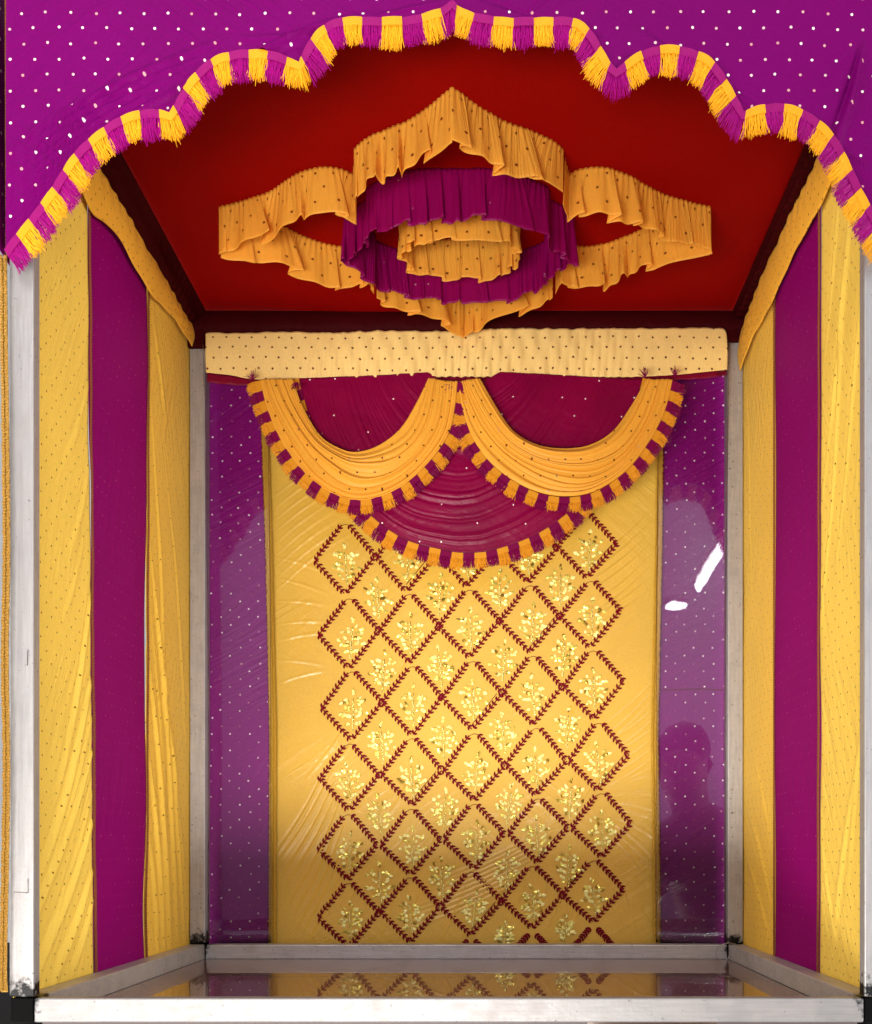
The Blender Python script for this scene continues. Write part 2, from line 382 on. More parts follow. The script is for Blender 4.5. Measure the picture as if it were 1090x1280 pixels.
# side walls -----------------------------------------------------------------
def side_wall(sg, label):
    root = empty('side_curtain', (sg*HX, .22, 0), label, 'curtain'); root['side'] = sg
    xw = sg*(HX+.0015)
    def place(U, V, h): return xw - sg*h, U, V
    if sg < 0:
        ya = lambda z: .147+.0008*math.sin(z*31)+.0006*math.sin(z*77)+.014*np.clip((.8-z)/.78, 0, 1)
        yb = lambda z: .302+.0008*math.sin(z*37+1)-.006*np.clip((.8-z)/.78, 0, 1)-.004*math.exp(-((z-.07)/.05)**2)
        Lf = [(.156,.31,.06,.12,.004,.0030),(.158,.24,.03,.065,.0035,.0030),(.158,.17,.045,.03,.004,.0035),(.155,.40,.09,.20,.003,.0022),
              (.158,.12,.08,.022,.004,.003),(.152,.52,.11,.42,.003,.0013),(.158,.275,.05,.09,.0025,.0020),(.150,.60,.10,.50,.0025,.0012),
              (.158,.20,.06,.05,.0022,.0018),(.158,.09,.12,.03,.003,.0028),(.14,.45,.10,.36,.002,.0012)]
        Lr = [(.303,.52,.40,.05,.0035,.0030),(.303,.37,.375,.035,.004,.0038),(.300,.27,.355,.035,.0035,.0035),(.33,.42,.425,.05,.003,.003),
              (.31,.68,.36,.25,.003,.0018),(.300,.18,.335,.03,.003,.003),(.35,.33,.432,.10,.003,.002),(.302,.45,.365,.15,.002,.002),
              (.36,.62,.43,.30,.003,.0012),(.32,.76,.36,.66,.003,.0015)]
        top = [(.02,.822,.79),(.147,.822,.765),(.20,.824,.784),(.30,.826,.778),(.37,.826,.795),(YB,.824,.797)]
    else:
        ya = lambda z: .160+.0006*math.sin(z*41)+.003*np.clip((.8-z)/.78, 0, 1)
        yb = lambda z: .308+.001*z
        Lf = [(.155,.50,.075,.79,.0035,.0026),(.158,.38,.10,.70,.003,.0022),(.12,.42,.04,.76,.003,.0022),(.155,.62,.11,.79,.0025,.0018),
              (.08,.45,.03,.70,.003,.0015),(.06,.24,.13,.05,.004,.0012),(.04,.30,.09,.12,.003,.0010),(.158,.15,.12,.05,.003,.001)]
        Lr = [(.315,.06,.42,.19,.004,.0022),(.33,.03,.43,.13,.004,.0022),(.42,.5,.435,.75,.002,.0016),(.325,.14,.40,.26,.003,.0014),
              (.41,.40,.43,.62,.002,.001)]
        top = [(.02,.826,.775),(.16,.826,.774),(.24,.829,.779),(.31,.831,.772),(.38,.826,.778),(.425,.820,.770),(YB-.002,.806,.765)]
    zb = .004
    side = 'left' if sg < 0 else 'right'
    panel('yellow_panel', M['yellow'], root, .0095, ya, zb, .828, place, lambda U, V: creases(U, V, Lf)+waves(U, V, 3+sg, 22, .0012), 60, 260)
    panel('magenta_panel', M['magenta_side'], root, lambda z: ya(z)+.0015, lambda z: yb(z)-.0015, zb, .828, place, lambda U, V: waves(U, V, 5+sg, 16, .0030), 40, 160)
    panel('yellow_panel', M['yellow_rear'], root, yb, YB+T, zb, .828, place, lambda U, V: creases(U, V, Lr)+waves(U, V, 8+sg, 22, .0010), 70, 260)
    for fy in (ya, yb):
        cord('braid_trim', M['braid_brown'], root, [(xw-sg*.002, fy(z), z) for z in np.linspace(zb, .80, 40)], .0032, .0016, .003)
    # gathered band under the ceiling
    T_ = np.array(top); nu, nv = 260, 14
    yy = np.linspace(T_[0,0], T_[-1,0], nu); zt = np.interp(yy, T_[:,0], T_[:,1]); zl = np.interp(yy, T_[:,0], T_[:,2])
    ker = np.ones(15)/15; zl = np.convolve(np.pad(zl, 7, 'edge'), ker, 'valid'); zt = np.convolve(np.pad(zt, 7, 'edge'), ker, 'valid')
    r = np.random.RandomState(20+sg); zt += .0002*np.sin(yy*190+1)
    zl += .0008*np.sin(yy*120)
    v = np.linspace(0, 1, nv)
    Zg = zt[:, None]+(zl-zt)[:, None]*v; Yg = np.repeat(yy[:, None], nv, 1)
    h = .006+.0007*np.sin(Yg*230+3*np.sin(Yg*31))*(1-v)[None, :]**1.5+.0004*np.sin(Yg*60+v*2) + .003*np.sin(v*math.pi)[None, :]
    o = mesh_obj('gathered_band', np.stack([(xw-sg*h).ravel(), Yg.ravel(), Zg.ravel()], 1), grid_faces(nu, nv), M['yellow_band'], root, uv=np.stack([Yg.ravel(), Zg.ravel()], 1))
    add_solidify(o, .001)
    return root
wl = side_wall(-1, 'left side curtain in yellow and magenta upright stripes with wrinkled lower corner')
wr = side_wall(1, 'right side curtain in yellow and magenta upright stripes, smoother cloth')
# gold edging hanging down the outer left corner
E = [W(5, 322, -.004), W(6, 420, -.004), W(8, 560, -.004), W(9, 700, -.004), W(7, 820, -.004), W(9, 960, -.004), W(7, 1100, -.004), W(5, 1200, -.004), W(6, 1240, -.004)]
eo = empty('gold_edging', (-HX-.004, 0, 0), 'twisted gold braid hanging down outside the front left post', 'trim')
cord('braid', M['edge'], eo, catmull(E, 6), .0062, .003, .0024)
cord('edge_braid', M['braid_brown'], eo, [W(8, 0, -.001), W(9, 318, -.001)], .002, .001, .0025)

# back cloth -------------------------------------------------------------------
YK = .484
bk = empty('back_cloth', (0, YK, 0), 'back cloth of gold satin with embroidered diamonds between two magenta strips', 'backdrop')
def pxm(pts): return [XZ(a, b2, YK) for a, b2 in pts]
def place_b(U, V, h): return U, YK-h, V
xa = lambda z: np.interp(z, [.06, .3, .55, .80], [XZ(342,1160,YK)[0], XZ(343,900,YK)[0], XZ(338,640,YK)[0], XZ(330,440,YK)[0]])
xb = lambda z: np.interp(z, [.06, .3, .55, .80], [XZ(820,1160,YK)[0], XZ(817,900,YK)[0], XZ(822,640,YK)[0], XZ(824,440,YK)[0]])
def cr(px0, py0, px1, py1, w=.004, a=.0016):
    p, q = XZ(px0, py0, YK), XZ(px1, py1, YK); return (p[0], p[1], q[0], q[1], w*.50, a*.85)
L = []
r = np.random.RandomState(5)
for k in range(9): y0 = 590+k*9; L.append(cr(345, y0+30+k*6, 345+50+k*4, y0-5+k*2, .003, .0010))           # upper left fan
for k in range(7): L.append(cr(346, 700+k*26+r.uniform(-5,5), 408, 705+k*24+r.uniform(-16,16), .003, .0010))
for k in range(9): L.append(cr(410+k*3, 955+k*14, 348+k*5, 1060+k*15+r.uniform(-8,8), .0035, .0020))         # lower left fan
for k in range(8): L.append(cr(816, 635+k*14, 748+r.uniform(-6,6), 700+k*12, .0028, .0011))                  # right
for k in range(10): L.append(cr(817, 850+k*12, 762, 905+k*9+r.uniform(-6,6), .0025, .0013))
for k in range(8): L.append(cr(768, 985+k*9, 818, 968+k*20+r.uniform(-5,5), .003, .0013))
for k in range(9): L.append(cr(770+k*4, 1090+k*6, 800+k*3, 1178, .0025, .0015))
for k in range(13): L.append(cr(430+k*26, 1085+r.uniform(-8,18), 395+k*26, 1165+r.uniform(-10,10), .0026, .0014))
for k in range(10): x = r.uniform(400, 760); y = r.uniform(760, 1040); L.append(cr(x, y, x-r.uniform(20,60), y+r.uniform(50,100), .003, .0010))
for k in range(9): L.append(cr(720-k*8, 1010+k*11, 560-k*9, 1095+k*9, .0032, .0015))
for k in range(6): L.append(cr(600+k*25, 930+k*15, 690+k*12, 860+k*22, .0028, .0010))
HS = lambda U, V: creases(U, V, L)+waves(U, V, 9, 30, .0012)
sat = panel('satin_panel', M['satin'], bk, xa, xb, .004, .815, place_b, HS, 420, 520)
Lp = [cr(262+k*9, 520+k*75, 335, 470+k*75+r.uniform(-10,40), .003, .0011) for k in range(8)]
Lq = [cr(824, 560+k*58+r.uniform(-9,9), 900+r.uniform(-8,6), 515+k*56, .0032, .0015) for k in range(12)]
HP = lambda U, V: creases(U, V, Lp+Lq)+waves(U, V, 19, 25, .0010)
panel('magenta_strip', M['magenta_back'], bk, -HX+.006, lambda z: xa(z)-.001, .004, .815, place_b, HP, 60, 240)
panel('magenta_strip', M['magenta_back'], bk, lambda z: xb(z)+.001, HX-.006, .004, .815, place_b, HP, 60, 240)
for fx in (xa, xb):
    cord('gold_braid', M['braid'], bk, [(fx(z), YK-.0075, z) for z in np.linspace(.01, .80, 40)], .0098, .0022, .0022)
    dx = -.0055 if fx is xa else .0055
    b = MB(); b.tube([(fx(z)+dx, YK-.0055, z) for z in np.linspace(.01, .80, 40)], .0011, 6); b.build('piping', M['binding'], bk, smooth=True)
b = MB(); b.tube([W(821+ (x/86)*86, 862, YK-.0015+.004) if False else W(824+x, 862+math.sin(x*.1)*.6, YK-.0012) for x in np.linspace(0, 82, 12)], .0007, 5)
b.build('seam', M['binding'], bk)

# lattice ---------------------------------------------------------------------
Lx = [[432,436,440,437,435,436], [734,738,741,748,751,742]]
Ly = [[697,790,880,970,1057,1142], [680,765,853,945,1030,1113]]
def lat(i, j):                     # i 0..4 (column), j row, both may be fractional
    out = []
    for A in (Lx, Ly):
        a = np.interp(j, range(6), A[0]) + (0 if 0 <= j <= 5 else (j-5)*(A[0][5]-A[0][4]) if j > 5 else j*(A[0][1]-A[0][0]))
        c = np.interp(j, range(6), A[1]) + (0 if 0 <= j <= 5 else (j-5)*78 if j > 5 and A is Ly else 0 if j > 5 else j*(A[1][1]-A[1][0]))
        out.append(a+(c-a)*i/4)
    return out[0], out[1]
def on_satin(px, py, lift=.0012):
    x, z = XZ(px, py, YK)
    h = float(HS(np.array([[x]]), np.array([[z]]))[0, 0]); return Vector((x, YK-h-lift, z))
def leaf(b, p, d, ln, wd, m=0, tilt=0.0, th=.0006):
    n = Vector((0, -1, 0)); d = d.normalized(); s = d.cross(n)
    if tilt: n = (n + s*random.uniform(-tilt, tilt) + d*random.uniform(-tilt, tilt)).normalized(); s = d.cross(n).normalized(); d = n.cross(s)*1.0 if False else d
    pts = [p, p+d*ln*.35+s*wd, p+d*ln*.75+s*wd*.7, p+d*ln, p+d*ln*.75-s*wd*.7, p+d*ln*.35-s*wd]
    c = p+d*ln*.5+n*th
    b.add([tuple(q) for q in pts]+[tuple(c)], [(k, (k+1) % 6, 6) for k in range(6)], m)
emb = MB(); seq = MB()
def satin_line(a, c, n):
    return [on_satin(a[0]+(c[0]-a[0])*t, a[1]+(c[1]-a[1])*t) for t in np.linspace(0, 1, n)]
def vine(a, c, out):
    """a leafy stem from a to c (pixel-plane points on the satin)"""
    P = satin_line(a, c, 10)
    k = random.uniform(-.0006, .0006)
    emb.tube(P, .00095, 4, cap=False)
    C = resample(np.array([tuple(p) for p in P]), 10)
    for q in range(9):
        p = Vector(C[q]); d = (Vector(C[q+1])-p).normalized(); s = d.cross(Vector((0, -1, 0)))
        for sg in (-1, 1):
            a_ = d*.80+s*sg*(.72+random.uniform(-.15, .15))
            leaf(emb, p+a_*.0002, a_, .0050*random.uniform(.85, 1.15)*1.32, .00160)
def flower(cx, cy, sc=1.0):
    p0 = on_satin(cx, cy+30*sc, .0015); dn = Vector((0, 0, 1))
    st = random.uniform(-.12, .12); up = Vector((st, 0, 1)).normalized()
    H_ = .052*sc
    for q in range(14):                              # sequinned stem
        t = q/13; p = p0+up*H_*.78*t
        leaf(seq, p+Vector((random.uniform(-.0005,.0005), 0, 0)), Vector((random.uniform(-.5,.5),0,1)), .0035, .0011, random.choice((0,1,1)), .5)
    for (t, w_, n_) in ((.16,.42,3),(.34,.95,5),(.50,.60,3),(.66,.85,4),(.80,.45,2)):
        for sg in (-1, 1):
            for k in range(n_):
                e = (k+1)/n_*w_*.0165*sc
                p = p0+up*H_*t+Vector((sg*e, -random.uniform(0, .0008), e*.45+random.uniform(-.0012,.0012)))
                if random.random() < .08: continue
                leaf(seq, p, Vector((sg*random.uniform(.1,.9), 0, random.uniform(-.4,1))), random.uniform(.0046,.0072), random.uniform(.0019,.0029), random.choice((0,0,0,1,1,1,1,2)), .6)
    for q in range(4):
        p = p0+up*H_*(.98+.03*q)+Vector((random.uniform(-.001,.001), 0, 0))
        leaf(seq, p, Vector((random.uniform(-.6,.6),0,1)), .005, .0019, random.choice((0,1,2)), .7)
    seq.tube([p0, p0+up*H_*.9], .0005, 4, 2)
def lp(i, j, fx, fy):
    x, y = lat(i, j); return (x+fx, y+fy)
for j in range(6):
    for i in range(5):
        c = lat(i, j)
        hw = 37.5; up_ = (lat(i, j)[1]-lat(i, j-1)[1])/2; dn_ = (lat(i, j+1)[1]-lat(i, j)[1])/2
        sl = (lat(4, j)[1]-lat(0, j)[1])/(lat(4, j)[0]-lat(0, j)[0])
        Lv = (c[0]-hw, c[1]-hw*sl+2); Rv = (c[0]+hw, c[1]+hw*sl+2); Tv = (c[0], c[1]-up_); Bv = (c[0], c[1]+dn_)
        def mixp(a, q, t): return (a[0]+(q[0]-a[0])*t, a[1]+(q[1]-a[1])*t)
        jt = lambda p: (p[0]+random.uniform(-1.2,1.2), p[1]+random.uniform(-1.2,1.2))
        if True:
            vine(jt(mixp(Lv, Tv, .0)), jt(mixp(Lv, Tv, .86)), 1); vine(jt(mixp(Tv, Rv, .12)), jt(mixp(Tv, Rv, 1.0)), 1)
            vine(jt(mixp(Lv, Bv, .0)), jt(mixp(Lv, Bv, .98)), 1); vine(jt(mixp(Bv, Rv, .02)), jt(mixp(Bv, Rv, 1.0)), 1)
            q0 = mixp(Lv, Tv, .82); q1 = mixp(Rv, Tv, .82)     # little arched cap
            emb.tube([on_satin(*mixp(q0, q1, t)) + Vector((0, 0, .0035*math.sin(t*math.pi))) for t in np.linspace(0, 1, 7)], .00042, 4, cap=False)
            if (i+j) % 3 == 1 and i > 0:                       # doubled slit stem seen on some edges
                emb.tube([p+Vector((-.0035, 0, .003)) for p in satin_line(mixp(Bv, Rv, .1), mixp(Bv, Rv, .9), 6)], .0005, 4)
        flower(c[0]+2, c[1]+6, .95 if j < 5 else .85)
        if i < 4:
            c2 = lat(i+.5, j+.5)
            if j < 5: flower(c2[0]+2, c2[1]+5, .95)
            elif c2[1] < 1172: flower(c2[0]+2, c2[1]+3, .6)
for i in range(5):
    c = lat(i, 5); x, y = c[0], c[1]+ (lat(i,5)[1]-lat(i,4)[1])/2
    vine((x-4, y+5), (x-26, y+30), 1); vine((x+4, y+5), (x+26, y+30), 1)
emb.build('embroidery', M['embroidery'], sat)
seq.build('sequin_flowers', [M['sequin'], M['sequin_pale'], M['sequin_dark']], sat)

# clear sheet over the back cloth -------------------------------------------------
def clear(name, k):
    N = NT(name); fz = N.n('ShaderNodeFresnel'); fz.inputs[0].default_value = 1.5
    tr = N.n('ShaderNodeBsdfTransparent'); tr.inputs[0].default_value = (.985, .985, .985, 1)
    gl = N.n('ShaderNodeBsdfGlossy'); gl.inputs['Roughness'].default_value = .0
    tc = N.n('ShaderNodeTexCoord'); nz = N.noise(tc.outputs['Object'], 11, 3); nb = N.bump(nz.outputs[0], .022, .005)
    N.l(nb, gl.inputs['Normal'])
    g2 = N.n('ShaderNodeBsdfGlossy'); g2.inputs['Roughness'].default_value = .16; N.l(nb, g2.inputs['Normal'])
    gm = N.n('ShaderNodeMixShader'); gm.inputs[0].default_value = .28; N.l(gl.outputs[0], gm.inputs[1]); N.l(g2.outputs[0], gm.inputs[2]); gl = gm
    mx = N.n('ShaderNodeMixShader'); N.l(N.math('MULTIPLY', fz.outputs[0], k), mx.inputs[0])
    N.l(tr.outputs[0], mx.inputs[1]); N.l(gl.outputs[0], mx.inputs[2]); N.l(mx.outputs[0], N.out.inputs[0]); return N.m
def sheet(name, x0, x1, f, mat, label, cat):
    gx = np.linspace(x0, x1, 40); gz = np.linspace(T+.0005, .80, 50); GX, GZ = np.meshgrid(gx, gz, indexing='ij')
    GY = f(GX)-.022*(np.clip(GZ-.28, 0, 1)/.5)**2
    o = mesh_obj(name, np.stack([GX.ravel(), GY.ravel(), GZ.ravel()], 1), grid_faces(40, 50), mat)
    add_solidify(o, .0015, -1); return tag(o, label, cat)
XE0, XE1 = -.259, .250; TILT = .125
sheet('plastic_film', -HX+T+.001, XE0-.001, lambda x: YB+.021-TILT*(XE0-x), clear('clear_film', 1.0), 'shiny clear film over the left magenta strip of the back cloth', 'plastic film')
sheet('plastic_film', XE1+.001, HX-T-.001, lambda x: YB+.021-TILT*(x-XE1), clear('shiny_film', 2.1), 'shiny clear film over the right magenta strip, mirroring a person and a lamp', 'plastic film')
def mirror_at(px, py, z):
    """where the line of sight, mirrored in the sheet, meets height z"""
    sx_, sz_ = (px-620)/F, (1065-py)/F; d = 1.21
    x0, z0 = CX+sx_*d, CZ+sz_*d
    sx_ -= 2*TILT; sz_ -= 4*.022*max(z0-.28, 0)/.25
    t = (z-z0)/sz_; return Vector((x0+sx_*t, YB+.01-t, z)); tag(gp, 'clear shiny sheet standing in front of the back cloth and reflecting the room', 'glass panel')

# ------------------------------------------------------------------ back valance
def flatcloth(name, mat, parent, topc, botc, y, depth, nu=300, nv=24, uvs=1.0, thick=.0009):
    A = topc[:, None, :]; B = botc[:, None, :]; v = np.linspace(0, 1, nv)[None, :, None]
    G = A+(B-A)*v; X, Z = G[..., 0], G[..., 1]
    Y = y-depth(X, np.repeat(np.linspace(0, 1, nv)[None, :], X.shape[0], 0))
    o = mesh_obj(name, np.stack([X.ravel(), Y.ravel(), Z.ravel()], 1), grid_faces(X.shape[0], nv), mat, parent, uv=np.stack([X.ravel(), Z.ravel()], 1))
    return add_solidify(o, thick)
YV = .437
bv = empty('back_valance', (0, YV, .79), 'pale yellow dotted valance with black spots stretched across the top of the back', 'valance')
def c2(pts, y, n): return resample(np.array([XZ(a, b2, y) for a, b2 in catmull(pts, 6)]), n)
tp = c2([(259,424),(262,418),(300,419),(360,417),(420,418),(480,416),(560,416),(640,413),(720,413),(800,413),(860,412),(900,413),(907,420)], YV, 420)
tp[:, 1] += .0003*np.sin(tp[:, 0]*310)+.0003*np.sin(tp[:, 0]*170+1)
bt = c2([(259,468),(290,471),(320,476),(380,475),(480,474),(570,473),(680,473),(780,473),(840,471),(880,467),(908,464)], YV, 420)
def dv(X, v):
    mid = np.exp(-((X-.0)/.22)**4)
    return .004+mid*(.0011*np.sin(X*520+4*np.sin(X*37)+v*2.5)*(.5+.8*v)+.0008*np.sin(X*260-v*6))+.0005*np.sin(X*40+v*3)+.003*np.sin(v*math.pi)
flatcloth('valance_cloth', M['pale'], bv, tp, bt, YV, dv)
bt2 = bt.copy(); bt2[:, 1] += .002
b3 = c2([(259,478),(290,481),(340,483),(380,479),(480,478),(570,477),(680,477),(780,477),(840,475),(880,473),(908,469)], YV, 420)
flatcloth('binding', M['binding'], bv, bt2, b3, YV+.002, lambda X, v: .002+.0006*np.sin(X*300), nv=5)
o = mesh_obj('valance_rod', *(lambda b: (b.v, b.f))((lambda b: (b.box(-HX+T+.001, HX-T-.001, YB+.0005, YB+.005, .795, .822), b)[1])(MB())), M['dark_maroon'], bv, smooth=False)

# ------------------------------------------------------------------ fringe
def fringe(name, parent, C, y, ln, block, mats, sign, grav=.45, tape=.33, dens=26, start=0, smoothn=9, ycurve=None):
    """C: Nx2 (x,z) polyline. sign picks the side. mats = [threadA, threadB, tapeA, tapeB]"""
    tot = length(C); nb = max(4, int(round(tot/block))); n = nb*dens
    P = resample(C, n+1); Tn = np.gradient(P, axis=0)
    Tn /= np.linalg.norm(Tn, axis=1)[:, None]+1e-9
    Nn = np.stack([Tn[:, 1], -Tn[:, 0]], 1)*sign
    k = np.ones(smoothn*2+1)/(smoothn*2+1)
    Nn = np.stack([np.convolve(np.pad(Nn[:, q], smoothn, 'edge'), k, 'valid') for q in range(2)], 1)
    D = Nn+np.array([0, -grav]); D /= np.linalg.norm(D, axis=1)[:, None]
    b = MB()
    lf = [random.uniform(.9, 1.08) for _ in range(nb+1)]
    yoff = [random.uniform(-.0006, .0006) for _ in range(nb+1)]
    step = tot/n
    for i in range(n):
        bi = i//dens; ci = (bi+start) % 2; f = (i % dens)/dens
        y0 = (ycurve(P[i][0]) if ycurve else y)
        # threads
        for rep in range(3):
            jx = random.uniform(-.5, .5)*step
            p = P[i]+Tn[i]*jx; d = D[i]+Tn[i]*random.gauss(0, .05); d = d+np.array([0, -.08*random.random()])
            l = ln*lf[bi]*random.uniform(.93, 1.02)*(1-.06*(2*f-1)**2)
            if random.random() < .03: l *= 1.12
            a = p+d*ln*tape*.5; m_ = p+d*l*.6+Tn[i]*random.gauss(0, .03)*ln; e = p+d*l+Tn[i]*random.gauss(0, .07)*ln
            yy = y0+random.uniform(-.0016, .0006)-.0006*math.sin(f*math.pi)
            w = step*1.25
            s = Tn[i]*w
            vs = []
            for q, (c_, ww) in enumerate(((a, 1), (m_, .95), (e, .5))):
                yq = yy-(.0012 if q == 1 else 0)-.0004*rep
                vs += [(c_[0]-s[0]*ww*.5, yq, c_[1]-s[1]*ww*.5), (c_[0]+s[0]*ww*.5, yq, c_[1]+s[1]*ww*.5), (c_[0], yq-.00018, c_[1])]
            b.add(vs, [(q*3+u, q*3+(u+1) % 3, (q+1)*3+(u+1) % 3, (q+1)*3+u) for q in range(2) for u in range(3)]+[(0,1,2),(8,7,6)], ci)
        # header tape
        p0, p1 = P[i], P[i+1]; d0, d1 = D[i], D[min(i+1, n)]
        bulge = .0006*math.sin(f*math.pi)
        yt = y0-.0028+yoff[bi]-bulge
        q4 = [p0, p1, p1+d1*ln*tape, p0+d0*ln*tape]
        vs = [(q_[0], yt+dy, q_[1]) for dy in (0, .0012) for q_ in q4]
        fs = [(0,1,2,3),(7,6,5,4),(0,4,5,1),(3,2,6,7)]
        if i % dens == 0: fs.append((0,3,7,4))
        if i % dens == dens-1: fs.append((1,5,6,2))
        b.add(vs, fs, 2+ci)
    return b.build(name, mats, parent)

# ------------------------------------------------------------------ swags
def swag(parent, mat, inner, outer, y, pleats, amp, bulge, nu=160, nv=110, seed=0, uvscale=1.0, name='drape', skew=.0):
    I = resample(c2(inner, y, 200), nu); O = resample(c2(outer, y, 200), nu)
    u = np.linspace(0, 1, nu)[:, None]; v = np.linspace(0, 1, nv)[None, :]
    X = I[:, 0:1]+(O-I)[:, 0:1]*v; Z = I[:, 1:2]+(O-I)[:, 1:2]*v
    rr = np.random.RandomState(seed)
    vv = v**1.15+.06*np.sin(u*math.pi*2+rr.uniform(0,6))*np.sin(v*math.pi)+.05*np.sin(u*7+v*5+rr.uniform(0,6))*np.sin(v*math.pi)+skew*np.sin(u*math.pi*2+rr.uniform(-.6,.6))*np.sin(v*math.pi)
    vv = vv+.022*np.sin(vv*17+seed)+.012*np.sin(vv*41+2*seed+u*2)
    ph = vv*pleats*math.pi
    prof = 1-np.abs(np.sin(ph))**1.15
    wgt = .55+.45*np.sin(vv*23+seed*1.7+u*3.1)
    prof = 1-(1-prof)*wgt
    endw = (1-np.sin(u*math.pi))**.7
    fine = 1-np.abs(np.sin(ph*2.37+u*2.2+seed))**.6
    prof = (.82-.3*endw)*prof+(.18+.3*endw)*fine*(.25+.75*np.sin(vv*9+u*4+seed)**2)
    prof2 = .5+.5*np.sin(vv*pleats*4.3*math.pi+u*4)
    env = .45+.55*np.sin(u*math.pi)
    Y = y-bulge*np.sin(u*math.pi)**.6*np.sin(np.clip(v*.9+.1, 0, 1)*math.pi)**.6-amp*env*(1-prof)-amp*.12*prof2*env-bulge*.5*np.sin(vv*5+u*4+seed)*env
    uv = np.stack([(X).ravel(), (Z).ravel()], 1)
    o = mesh_obj(name, np.stack([X.ravel(), Y.ravel(), Z.ravel()], 1), grid_faces(nu, nv), mat, parent, uv=uv)
    add_solidify(o, .001)
    return O
YS = .432
ms = empty('centre_swag', (0, YS, .78), 'deep maroon velvet swag hanging lowest in the centre behind the two orange ones', 'swag')
out = [(374,474),(378,490),(392,535),(420,590),(458,640),(505,675),(560,690),(585,692),(612,690),(665,672),(712,640),(752,590),(782,535),(798,492),(803,474)]
inn = [(535,466),(555,478),(568,485),(575,490),(582,490),(590,485),(605,478),(625,466)]
O = swag(ms, M['maroon'], inn, out, YS, 13.5, .0024, .004, 220, 220, 3)
fringe('fringe', ms, O, YS-.001, .0205, .0145, [M['thread_o'], M['thread_d'], M['tape_o'], M['tape_d']], 1, .15, .35, 16, 0)
def orange(inner, outer, label, seed, pass_start):
    s = empty('orange_swag', (0, YS-.014, .78), label, 'swag', 'orange swags over the back cloth')
    O = swag(s, M['orange'], inner, outer, YS-.014, 4.6, .0062, .006, 220, 220, seed, skew=.12)
    fringe('fringe', s, O, YS-.013, .0185, .0132, [M['thread_o'], M['thread_d'], M['tape_o'], M['tape_d']], 1, .1, .42, 14, pass_start)
    return s
s1 = orange([(366,474),(378,508),(400,545),(425,562),(447,567),(475,559),(502,538),(522,505),(536,474)],
            [(326,476),(336,515),(357,560),(388,598),(425,621),(460,625),(500,610),(535,580),(560,545),(569,510),(572,478)],
            'left one of the two orange dotted swags with striped fringe', 4, 0)
s2 = orange([(600,474),(617,505),(640,540),(668,558),(700,564),(735,560),(765,542),(788,510),(808,474)],
            [(572,478),(578,510),(592,550),(620,586),(660,612),(700,622),(740,617),(780,592),(810,555),(830,515),(840,476)],
            'right one of the two orange dotted swags with striped fringe', 6, 1)
# little frayed tassels at the swag corners
def tuft(parent, px, py, y, mat, n=16, ln=.014, spread=1.2, direction=(0, 1)):
    b = MB(); c = Vector(W(px, py, y))
    for _ in range(n):
        a = math.atan2(direction[1], direction[0])+random.gauss(0, spread*.5)
        l = ln*random.uniform(.5, 1.1)
        p1 = c+Vector((math.cos(a)*l*.5, -.002*random.random(), math.sin(a)*l*.5)); p2 = c+Vector((math.cos(a+.2)*l, -.004*random.random(), math.sin(a+.2)*l))
        b.tube([c, p1, p2], [.0005, .0004, .0002], 4)
    b.build('tassel', mat, parent)
for par, px, py, dr in ((s1, 316, 474, (.1, 1)), (ms, 806, 472, (.2, 1)), (s2, 843, 470, (.3, 1)), (ms, 372, 478, (-.3, -.6))):
    tuft(par, px, py, YS-.022, M['thread_d'], 22, .012, 1.1, dr)

# ------------------------------------------------------------------ ceiling
ce = empty('ceiling_cloth', (0, .22, ZC), 'red ceiling cloth stretched under the booth roof with dark maroon edges', 'ceiling cloth')
xl, xr = W(258, 390, YB)[0], W(915, 388, YB)[0]
def place_c(U, V, h): return U, V, ZC-h
panel('red_cloth', M['red'], ce, xl-.003, xr+.003, .0, YB+.003, place_c, lambda U, V: waves(U, V, 4, 12, .003)+creases(U, V, [(xr-.045, .03, xr-.02, .43, .0015, .0012)]), 120, 120)
def sleeve(pts, y0, y1, axis):
    """wrinkled cloth sleeve round a top rail; pts = profile (a,z)"""
    n = 260; Pp = catmull(pts, 5); m = len(Pp); t = np.linspace(y0, y1, n)
    Q = np.repeat(Pp[None], n, 0); w = np.sin(np.linspace(0, math.pi, m))[None, :]
    tt = t[:, None]; ph = np.linspace(0, 1, m)[None, :]
    d = .0008*w*np.sin(tt*420+ph*5+3*np.sin(tt*33))+.0010*w*np.sin(tt*93+ph*3)
    A = Q[..., 0]; Z = Q[..., 1]-d; TT = np.repeat(tt, m, 1)
    V_ = np.stack([A.ravel(), TT.ravel(), Z.ravel()], 1) if axis == 'y' else np.stack([TT.ravel(), A.ravel(), Z.ravel()], 1)
    return add_solidify(mesh_obj('edge_sleeve', V_, grid_faces(n, m), M['dark_maroon'], ce), .001)
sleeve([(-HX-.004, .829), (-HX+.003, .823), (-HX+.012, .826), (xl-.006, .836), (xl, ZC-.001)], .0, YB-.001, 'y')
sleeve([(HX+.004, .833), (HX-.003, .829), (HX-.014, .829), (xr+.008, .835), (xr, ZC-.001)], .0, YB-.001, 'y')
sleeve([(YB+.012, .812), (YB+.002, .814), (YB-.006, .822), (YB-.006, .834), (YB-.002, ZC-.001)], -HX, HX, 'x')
for sx in (-1, 1):   # cloth hanging loose over the rear post heads
    c = sx*(HX-.010)
    b = MB(); b.box(c-.0125, c+.0125, YB-.005, YB+.003, .800+.004*sx, .832); b.build('post_wrap', M['dark_maroon'], ce, bevel=.003)

